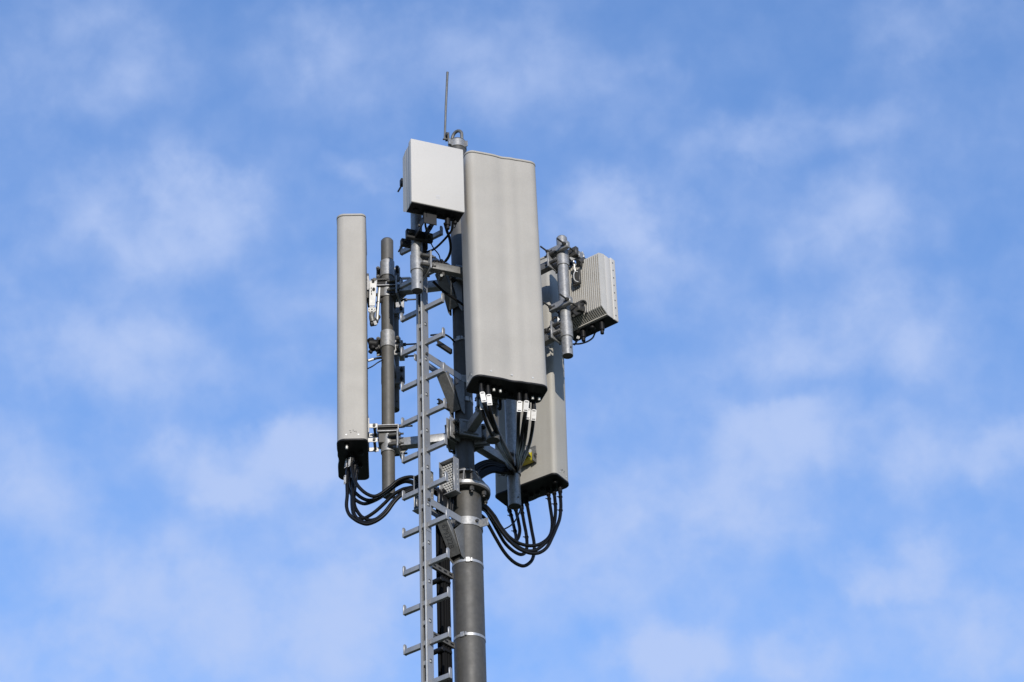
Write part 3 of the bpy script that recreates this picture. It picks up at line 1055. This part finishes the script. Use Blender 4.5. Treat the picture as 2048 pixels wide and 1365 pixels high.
def sockets(P, spots):
    th, loc, n_, t_, B, b0 = P
    for (u, b, r, ln, mt_) in spots:
        m_ = MB().cyl(loc(u, b, -.001), loc(u, b, -.001 - ln), r, n=18)
        if ln > .04:
            m_.cyl(loc(u, b, -.0012 - ln), loc(u, b, -.03 - ln), r * .72, n=16)
        obj('socket', m_, mt_, th, bevel=.002)


sockets(WH, ((-.06, .085, .020, .05, 'cap'), (-.005, .085, .024, .016, 'cap'), (.045, .09, .014, .014, 'cap'), (.095, .085, .019, .07, 'cap'),
             (-.13, .075, .018, .012, 'cap'), (.15, .09, .012, .04, 'cap'), (.14, .065, .009, .012, 'cap')))
sockets(RH, ((-.10, .085, .018, .07, 'cap'), (-.02, .085, .020, .022, 'cap'), (.06, .085, .019, .06, 'cap'), (.02, .06, .012, .012, 'cap')))
obj('handle', MB().box(WH[1](-.11, .075, .010), WH[3], WH[4], Z3, .06, .02, .008), 'cap', WH[0], bevel=.002)
obj('ear', MB().tube(spline([WH[1](.145, .12, .01), WH[1](.165, .125, -.03), WH[1](.15, .13, -.045), WH[1](.14, .125, -.02)]), .003, 8), 'bolt', WH[0])


def box_mount(P, xy, zs, label, jm='galv', bm='bolt'):
    """two jaws round the short pipe with long threaded rods, and the bracket to the box"""
    th, loc, n_, t_, B, b0 = P
    mt_ = thing('box_bracket', V((xy.x, xy.y, zs[0])), label, 'bracket')
    gap = (V((loc(0, 0, 0).x, loc(0, 0, 0).y, 0)) - xy).dot(n_) - b0 - .055
    for z in zs:
        c = xy + Z3 * z
        obj('jaw', MB().box(c - n_ * (PR + .012), t_, n_, Z3, .185, .036, .052), jm, mt_, bevel=.004)
        sl = MB()
        for s in (-1, 1):
            sl.box(c - n_ * (PR + .031) + t_ * s * .062, t_, n_, Z3, .05, .002, .012)
        obj('slot', sl, 'ink', mt_)
        obj('front_jaw', MB().box(c + n_ * (PR + .014), t_, n_, Z3, .185, .034, .07), bm, mt_, bevel=.004)
        for s in (-1, 1):
            q = c + t_ * s * .072
            r_ = MB().cyl(q - n_ * .155, q + n_ * .075, .0062, n=10)
            r_.cyl(q - n_ * (PR + .0315), q - n_ * (PR + .047), .013, n=6)
            r_.cyl(q + n_ * (PR + .0315), q + n_ * (PR + .045), .013, n=6)
            obj('threaded_rod', r_, 'bolt', mt_)
        # arm plates to the box
        for s in (-1, 1):
            a0, a1 = c + n_ * (PR + .031) + t_ * s * .035, c + n_ * (PR + .031 + max(.03, gap + .03)) + t_ * s * .035
            obj('arm_plate', MB().bar(a0, a1, Z3, .007, .06), bm, mt_, bevel=.002)
            obj('bolt', MB().cyl((a0 + a1) / 2 - t_ * .014, (a0 + a1) / 2 + t_ * .014, .011, n=6), 'bolt', mt_)
    zt = sum(zs) / 2
    a = xy + n_ * (PR + .031 + max(.03, gap + .03) + .006)
    obj('back_plate', MB().box(a + Z3 * zt, t_, n_, Z3, .09, .008, abs(zs[0] - zs[1]) + .10), bm, mt_, bevel=.002)
    return mt_


zr = (at(1121, 497, PIPE2['right'].y - .05).z, at(1128, 608, PIPE2['right'].y - .05).z)
bmR = box_mount(RH, PIPE2['right'], zr, 'clamp bracket with long threaded rods holding the finned box on the right')
zw = (at(797, 508, PIPE2['main'].y + .14).z, at(796, 388, PIPE2['main'].y + .14).z)
bmW = box_mount(WH, PIPE2['main'], zw, 'dark clamp bracket under and behind the white box', 'cast', 'cast')
lbk = thing('box_bracket', PIPE2['left'] + Z3 * 11.9, 'jaws with long threaded rods sticking out right of the short dark left pipe', 'bracket')
nL, tL = hv(SEC['left'])
for py in (589, 702):
    c = PIPE2['left'] + Z3 * at(800, py, PIPE2['left'].y).z
    obj('jaw', MB().box(c - nL * (PR + .014), tL, nL, Z3, .19, .04, .055), 'galv', lbk, bevel=.004)
    obj('front_jaw', MB().box(c + nL * (PR + .014), tL, nL, Z3, .19, .034, .06), 'bolt', lbk, bevel=.004)
    for sg in (-1, 1):
        q = c + tL * sg * .074
        r_ = MB().cyl(q - nL * .205, q + nL * .07, .0062, n=10)
        r_.cyl(q - nL * (PR + .0345), q - nL * (PR + .055), .013, n=6)
        obj('threaded_rod', r_, 'bolt', lbk)
# hinge blocks and a bright strap between the right pipe and the fins
hb_ = MB()
hb_.bar(at(1140, 520, .12), at(1166, 508, .15), Z3, .02, .03)
hb_.bar(at(1163, 505, .15), at(1167, 516, .155), (1, 0, 0), .02, .02)
obj('hinge_arm', hb_, 'galv', bmR, bevel=.002)
obj('hinge_block', MB().cyl(at(1157, 526, .12), at(1168, 521, .15), .024, n=14), 'bolt', bmR, bevel=.003)
obj('hinge_block', MB().cyl(at(1150, 616, .11), at(1166, 608, .145), .024, n=14), 'cast', bmR, bevel=.003)
obj('hinge_block', MB().bar(at(1146, 630, .11), at(1170, 618, .15), Z3, .04, .045), 'cast', bmR, bevel=.006)
obj('handle', MB().tube(spline([at(1156, 612, .10), at(1157, 606, .10), at(1166, 602, .11), at(1172, 606, .12), at(1174, 618, .13), at(1172, 628, .13)]), .007, 8), 'cast', bmR)
obj('hinge_plate', MB().box(at(1161, 511, .125), RH[3], RH[2], Z3, .012, .05, .05), 'galv', bmR, bevel=.002)
for q in ((1148, 527), (1163, 529), (1150, 622), (1147, 632), (1166, 620)):
    obj('bolt', MB().cyl(at(*q, .095), at(*q, .12), .010, n=6), 'bolt', bmR)
obj('strap', MB().bar(at(1147, 522, .10), at(1150.5, 543, .11), (0, 1, 0), .006, .012), 'zinc', bmR)
obj('ring', MB().tube(spline([at(1150, 543, .105), at(1147.5, 550, .1), at(1149, 560, .1), at(1156, 564, .11), at(1160, 556, .115), at(1158, 546, .115), at(1150, 543, .105)]), .004, 8), 'zinc', bmR)
obj('cover_plate', MB().box(at(1154, 556, .125), RH[3], RH[2], Z3, .06, .02, .12), 'bolt', bmR, bevel=.003)
# eye nut and pale plate low on the right pipe
obj('eye_ring', MB().tube(spline([at(1107, 652, .12), at(1104, 645, .12), at(1107, 637, .12), at(1113, 635.5, .12), at(1118, 640, .12)]), .008, 8), 'cap', bmR)
obj('pale_plate', MB().add([at(1115, 634, .08), at(1120, 639, .08), at(1117, 641, .08), at(1117, 651, .08), at(1115.5, 651, .08),
                            at(1115, 634, .086), at(1120, 639, .086), at(1117, 641, .086), at(1117, 651, .086), at(1115.5, 651, .086)],
                           [(0, 1, 2, 3, 4), (9, 8, 7, 6, 5), (0, 5, 6, 1), (1, 6, 7, 2), (2, 7, 8, 3), (3, 8, 9, 4), (4, 9, 5, 0)]), 'zinc', bmR)

# leads of the white box
WG = 'leads under the white box'
cable(path([(889.5, 447), (894, 463), (898, 473), (901, 488), (901, 502), (897, 514), (891, 523)], -.85, -.5), .0095, 'thick black lead curving down from the white box to the perforated bar', WG, sleeve=0)
cable(path([(905.5, 436), (905.5, 446), (904, 459), (897, 470), (882.6, 486), (869, 498), (858, 503), (846, 506), (838, 507)], -.83, -.58), .0075, 'black lead crossing from the white box back to its pipe', WG)
cable(path([(858, 476), (863, 489), (868, 498), (874, 505), (878.5, 512), (881, 523)], -.62, -.5), .004, 'thinnest black wire running from the pipe clamp to the perforated bar', WG, name='wire')
cable(path([(866, 563), (873, 570), (886.7, 583), (904, 595), (916, 603), (930, 613), (945, 624)], -.45, -.3), .0095, 'black lead slanting down below the perforated bar to behind the front panel', WG)
cable(path([(850, 441), (851, 452), (853, 462), (853.5, 472)], -.82, -.7), .007, 'short lead with a pale plug straight under the white box', WG, tags=[(14, dict(w=.014, h=.05))])
# perforated earthing bar on the crossbar
eb = thing('earthing_bar', at(882, 537, -.56), 'small perforated dark bar clipped on the crossbar under the white box', 'earthing bar')
nM, tM = hv(SEC['main'])
e0, e1_ = at(866, 533, -.56), at(895, 540, -.56)
obj('bar', MB().bar(e0, e1_, Z3, .012, .05), 'bolt', eb, bevel=.002)
hm = MB()
dirb = (e1_ - e0).normalized()
for i in range(5):
    q = e0 + (e1_ - e0) * ((i + .6) / 5.2) + V((dirb.y, -dirb.x, 0)).normalized() * .0068
    hm.box(q - Z3 * .008, dirb, V((dirb.y, -dirb.x, 0)), Z3, .013, .002, .013)
obj('hole', hm, 'galv_dull', eb)
tp = MB()
for i, r in enumerate((.010, .013, .012, .016, .011)):
    q = e0 + (e1_ - e0) * ((i + .4) / 5) + Z3 * .022
    tp.cyl(q, q + Z3 * (.016 + r), r, n=8)
obj('terminal', tp, 'cap', eb, bevel=.001)
cp = MB().box(at(883, 548, -.56), tM, nM, Z3, .02, .07, .075)
obj('clip', cp, 'bolt', eb, bevel=.003)
obj('clip_bolt', MB().cyl(at(883, 551, -.61), at(883, 551, -.58), .010, n=6), 'zinc', eb)

# lead of the finned box
cable(path([(1190.5, 655), (1190, 664), (1188.5, 670), (1184.6, 677), (1174, 684), (1160, 688), (1149, 688.5), (1140, 690)], .40, .22), .006,
      'thin black lead looping under the finned box, with white tags', None, tags=[(12, dict(w=.018, h=.045))])
cable(path([(1158, 664), (1157, 674), (1154.6, 681.5), (1149, 690)], .40, .24), .006, 'short black lead under the finned box beside the pipe, with white tag', None, tags=[(14, dict(w=.02, h=.055))])
# lead bundle on the lower right crossbar
lb = thing('cable_clip', at(1093, 668, .28), 'cluster of black clips on the lower right crossbar beside the front panel edge', 'clip')
cm = MB()
for i, (a, b) in enumerate(((1088, 660), (1092, 658), (1096, 659), (1100, 662), (1089, 667), (1101, 666))):
    cm.cyl(at(a, b, .26), at(a + 1, b + 9, .27), .012 + .003 * (i % 2), n=8)
obj('clips', cm, 'cap', lb, bevel=.002)

# ------------------------------------------------------------------ ladder
LD, LT = V((-.602, -.799, 0)), V((.799, -.602, 0))       # from the mast to the ladder, and along the rungs
LC_ = V((-.252, -.36, 0))
ZB, ZT = 6.0, 12.31
lad = thing('ladder', V((LC_.x, LC_.y, ZB)), 'aluminium single rail ladder with rungs to both sides, running up the front of the mast', 'ladder')
# rail: channel with a slot towards the climber
RW, RD, TH = .054, .056, .005
SA, SB = -.0095, .0115     # slot edges, off centre
prof = [(-RW / 2, -RD / 2), (RW / 2, -RD / 2), (RW / 2, RD / 2), (SB, RD / 2), (SB, RD / 2 - TH), (RW / 2 - TH, RD / 2 - TH),
        (RW / 2 - TH, -RD / 2 + TH), (-RW / 2 + TH, -RD / 2 + TH), (-RW / 2 + TH, RD / 2 - TH), (SA, RD / 2 - TH), (SA, RD / 2), (-RW / 2, RD / 2)]
ZJ = at(849, 1066, LC_.y).z
rl = MB()
rl.prism(prof, LC_ + Z3 * ZB, LT, LD, Z3, ZJ - .0015 - ZB)
rl.prism(prof, LC_ + Z3 * (ZJ + .0015), LT, LD, Z3, ZT - ZJ - .0015)
obj('rail', rl, 'alu', lad, angle=30)
for u, wd, mt_ in ((-.0185, .014, 'alu'), (.0195, .011, 'zinc')):      # runners beside the slot; brighter zinc on the right paints its sky and sun glint
    obj('runner', MB().box(LC_ + LT * u + LD * (RD / 2 + .0033) + Z3 * (ZB + ZT) / 2, LT, LD, Z3, wd, .006, ZT - ZB), mt_, lad, bevel=.0025, seg=2)
z_first = at(850, 1130, LC_.y).z
DZ = .2765
k0 = int((z_first - ZB) / DZ)
zz = z_first - k0 * DZ
rz = []
while zz < ZT - .03:
    rz.append(zz); zz += DZ
HL = .172
for z in rz:
    c = LC_ + Z3 * z
    r_ = MB()
    for sg in (-1, 1):
        a, b = c + LT * sg * (RW / 2 + .0005), c + LT * sg * HL
        r_.bar(a, b, Z3, .026, .034)
    r_.box(c + LD * .006, LT, LD, Z3, RW - .012, .03, .032)
    obj('rung', r_, 'alu', lad, bevel=.003, seg=2)
    for sg in (-1, 1):
        e = c + LT * sg * (HL + .005)
        pf = []
        for i in range(9):
            a = pi * i / 8
            pf.append((.014 * cos(a), .042 + .014 * sin(a)))
        pf += [(-.014, -.018), (.014, -.018)]
        obj('rung_stop', MB().prism(pf, e - LT * .0045, LD, Z3, LT, .009), 'alu', lad, bevel=.002)
    # hole frame and lug half way
    ho = MB().box(c + LT * (RW / 2 + .0008) + LD * .0 - Z3 * DZ * .46, LT, LD, Z3, .002, .019, .026)
    obj('side_hole', ho, 'bolt', lad)
    fr_ = MB()
    fr_.box(c + LT * (RW / 2 + .0026) + LD * .006 - Z3 * (DZ * .46 + .004), LT, LD, Z3, .003, .012, .013)
    obj('hole_tab', fr_, 'zinc', lad)
    lu = MB().box(c - Z3 * DZ * .5 + LD * .013, LT, LD, Z3, RW - .014, .020, .030)
    obj('rail_lug', lu, 'galv', lad, bevel=.002)


# brackets from the mast to the ladder
def ladder_bracket(py, r, label, text=None):
    zc = at(857, py, LC_.y + .03).z
    far = LC_.dot(LD) - RD / 2
    th = thing('ladder_bracket', LD * r + Z3 * zc, label, 'bracket', 'brackets holding the ladder to the mast')
    for s in (-1, 1):
        a, b = LD * (r + .004) + LT * s * .036 + Z3 * zc, LD * (far + .055) + LT * s * .036 + Z3 * zc
        obj('side_bar', MB().bar(a, b, Z3, .006, .052), 'alu', th, bevel=.0015)
        obj('bolt', MB().cyl(b - LD * .03 + LT * s * .0035, b - LD * .03 + LT * s * .016, .012, n=6), 'bolt', th)
    # diagonal channel
    a0, a1 = LD * (r + .16) + Z3 * (zc - .030), LD * (r + .012) + Z3 * (zc - .25)
    dv = (a1 - a0).normalized(); nv = LT.cross(dv).normalized()
    if nv.dot(LD) < 0:
        nv = -nv
    ch = MB().box((a0 + a1) / 2 + nv * .012, dv, LT, nv, (a1 - a0).length, .078, .005)
    for s in (-1, 1):
        ch.box((a0 + a1) / 2 + LT * s * .0365 - nv * .0062, dv, LT, nv, (a1 - a0).length - .002, .005, .030)
    obj('strut', ch, 'galv_dull', th, bevel=.001)
    # foot plates on the mast
    for s in (-1, 1):
        pf = [(0, -.028), (.02, -.028), (.10, -.11), (.035, -.27), (.012, -.285), (0, -.28)]
        obj('foot_plate', MB().prism(pf, LD * (r - .012) + LT * (s * .047 - .0025) + Z3 * zc, LD, Z3, LT, .005), 'galv_dull', th, bevel=.001)
    obj('band', MB().ring(Z3 * (zc - .03), Z3 * (zc + .03), r + .005, r - .0005, n=56), 'galv', th, bevel=.001)
    n_, t_ = hv(62)
    ear = MB().box(n_ * (r + .03) + Z3 * zc, n_, t_, Z3, .06, .007, .058)
    obj('band_ear', ear, 'galv', th, bevel=.002)
    n2, t2 = hv(38)
    obj('band_bolt', MB().cyl(n2 * (r + .004) + Z3 * zc, n2 * (r + .022) + Z3 * zc, .011, n=6), 'bolt', th)
    if text:
        cu = bpy.data.curves.new('marker_text', 'FONT')
        cu.body = text
        cu.size = .056
        cu.align_x = 'CENTER'; cu.align_y = 'CENTER'
        cu.extrude = .0003
        to = bpy.data.objects.new('tmp', cu)
        COL.objects.link(to)
        dg = bpy.context.evaluated_depsgraph_get()
        me = bpy.data.meshes.new_from_object(to.evaluated_get(dg))
        bpy.data.objects.remove(to)
        X, Zc = dv, nv
        Yv = Zc.cross(X)
        c = (a0 + a1) / 2 + nv * .0150
        mb = MB()
        rnd = random.Random(3)
        for v_ in me.vertices:
            mb.v.append(c + X * (v_.co.x * .82) + Yv * (v_.co.y + .004 * sin(v_.co.x * 55)) + Zc * v_.co.z)
        mb.f = [tuple(p.vertices) for p in me.polygons]
        obj('marker_writing', mb, 'ink', th)
    return th


ladder_bracket(512, UR, 'uppermost ladder bracket, dark and half hidden behind the white box pipe')
ladder_bracket(716, UR, 'middle ladder bracket with bare grey strut, beside the front panel')
ladder_bracket(1007, MR, 'lowest ladder bracket with handwritten numbers on its strut, below the flange', '6793228')

# fold-up footrests behind the ladder
def footrest(pxa, pya, Y, label):
    c = at(pxa, pya, Y)
    w, h = .118, .245
    th = thing('folding_footrest', c, label, 'footrest', 'folded perforated footrests behind the ladder')

    def P(u, z, b=0):
        return c + LT * u + Z3 * z + LD * b
    fr = MB()
    for s in (-1, 1):
        fr.box(P(s * w / 2, 0, .004), LT, LD, Z3, .007, .055, h + .02)
    fr.box(P(0, h / 2, .004), LT, LD, Z3, w - .008, .055, .006)
    fr.box(P(0, -h / 2 - .005, .004), LT, LD, Z3, w + .03, .06, .007)
    obj('frame', fr, 'alu', th, bevel=.002)
    obj('tread', MB().box(P(0, 0, -.008), LT, LD, Z3, w - .012, .004, h - .012), 'galv_dull', th)
    tm = MB()
    rows, cols = 12, 7
    for i in range(rows):
        for j in range(cols - (i % 2)):
            u = (j - (cols - 1 - (i % 2)) / 2) * .0188
            z = (i - (rows - 1) / 2) * .0188
            # raised, punched teeth
            q = P(u, z, -.005)
            tm.cyl(q, q + LD * .007, .0088, .0052, n=7)
    obj('punched_tooth', tm, 'zinc', th, angle=20)
    return th


footrest(899, 957, -.19, 'right folded footrest with bright punched tread, against the mast')
footrest(848, 984, -.175 + .0, 'left folded footrest, mostly hidden behind the ladder rail')

# cables down the mast and the rails that carry them
for i in range(4):
    rr = .118 + i * .0235
    o = LD * rr + LT * (-.062 + .003 * (i % 2))
    top = 10.36 + .02 * (i % 3)
    pts = [o + Z3 * 6.0, o + Z3 * 8.5 + LT * .002, o + Z3 * 9.2, o + Z3 * 9.6 + LT * .004 * ((i * 7) % 3 - 1), o + Z3 * 10.0, o + Z3 * 10.25, o * 0.97 + Z3 * top, o * 0.7 + Z3 * (top + .12) + LT * -.04, o * .45 + Z3 * (top + .14) + LT * (-.03 if i % 2 else -.07)]
    cable(pts, .0112, 'black feeder cable in the vertical bundle between ladder and mast', 'feeder cables in the vertical bundle', mt='feeder')
for i in range(4):
    rr = .122 + i * .0235
    o = LD * rr + LT * (-.086 - .003 * (i % 2))
    cable([o + Z3 * 6.0, o + Z3 * 9.0, o + Z3 * 10.1, o * .95 + Z3 * 10.35, o * .6 + Z3 * 10.47, o * .3 + Z3 * 10.50 + LT * -.03], .0112,
          'black feeder cable in the vertical bundle between ladder and mast', 'feeder cables in the vertical bundle', mt='feeder')
rails = [(905, 1150, MR, 1, 'upper slotted rail behind the ladder, below the handwritten bracket'), (908, 1289, MR, 1, 'lower slotted rail behind the ladder, near the bottom strap'),
         (905, 700, UR, 0, 'short dark empty channel left of the mast, above the middle ladder bracket'), (908, 817, UR, 0, 'short dark empty channel left of the mast, under the middle bracket strut')]
for (a, b, r, slots, lab) in rails:
    z = at(a, b, -r * .8).z
    th = thing('cable_rail', LD * r + LT * -.038 + Z3 * z, lab, 'cable rail', 'cable rails standing out from the mast')
    ln = .225 if slots else .155
    p0, p1 = LD * (r + .002) + Z3 * z, LD * (r + ln) + Z3 * z
    q = MB()
    q.bar(p0 + LT * -.038, p1 + LT * -.038, Z3, .004, .036)
    q.bar(p0 + LT * -.038 - Z3 * .0165 - LT * .0095, p1 + LT * -.038 - Z3 * .0165 - LT * .0095, Z3, .0145, .003)
    q.bar(p0 + LT * -.038 + Z3 * .0165 - LT * .0095, p1 + LT * -.038 + Z3 * .0165 - LT * .0095, Z3, .0145, .003)
    obj('channel', q, 'pipe' if slots else 'bolt', th)  # slotted rails take the dark pipe colour in place of shadow
    if slots:
        s = MB()
        for i in range(4):
            c = p0 + (p1 - p0) * ((i + .55) / 4.2) + LT * -.0357
            s.box(c, (p1 - p0).normalized(), LT, Z3, .030, .001, .012)
        obj('slot', s, 'cap', th)
        cmb = MB()
        cz = z - .055
        cmb.bar(LD * (r + .02) + LT * -.048 + Z3 * cz, LD * (r + ln - .105) + LT * -.048 + Z3 * cz, Z3, .012, .022)
        obj('clamp', cmb, 'cap', th, bevel=.004)
        e = LD * (r + ln - .115) + LT * -.09 + Z3 * (cz - .005)
        st = MB().cyl(e - LT * .05, e + LT * .05, .017, n=12)
        st.cyl(e - LT * .065 + Z3 * .006, e - LT * .05 + Z3 * .006, .006, n=8)
        st.cyl(e - LT * .055 - Z3 * .012, e - LT * .04 - Z3 * .012, .006, n=8)
        obj('clamp_end', st, 'cap', th, bevel=.003)
    else:
        obj('hanger', MB().bar(p0 - LT * .04, p1 - LT * .04, Z3, .004, .036), 'bolt', th)
# loose lead from the mast to the ladder top rung end
cable(path([(862, 671), (872, 670), (885, 669), (893, 671), (902, 677), (908, 684)], -.35, -.05), .0065, 'thin dark lead arching from the ladder to the mast above the middle bracket', None, name='lead')
# tangle behind the footrests
tg = thing('cable_tangle', at(872, 985, -.1), 'knot of black cables behind the two folded footrests', 'cables')
mb = MB()
rnd = random.Random(11)
for i in range(9):
    a = at(848 + rnd.uniform(-8, 4), 968 + i * 3.6, -.12 + rnd.uniform(-.03, .03))
    b = at(872 + rnd.uniform(-5, 5), 985 + rnd.uniform(-8, 8), -.07 + rnd.uniform(-.03, .03))
    c = LD * (.17 + .018 * i) * .9 + Z3 * (10.38 + rnd.uniform(-.02, .04))
    mb.tube(spline([a, (a + b) / 2 + V((0, 0, .02)), b, c, c - Z3 * .12]), .0115, 9)
obj('strands', mb, 'black', tg)

# place the children relative to their things
for o in BASES:
    del o['_base']
bpy.context.view_layer.update()
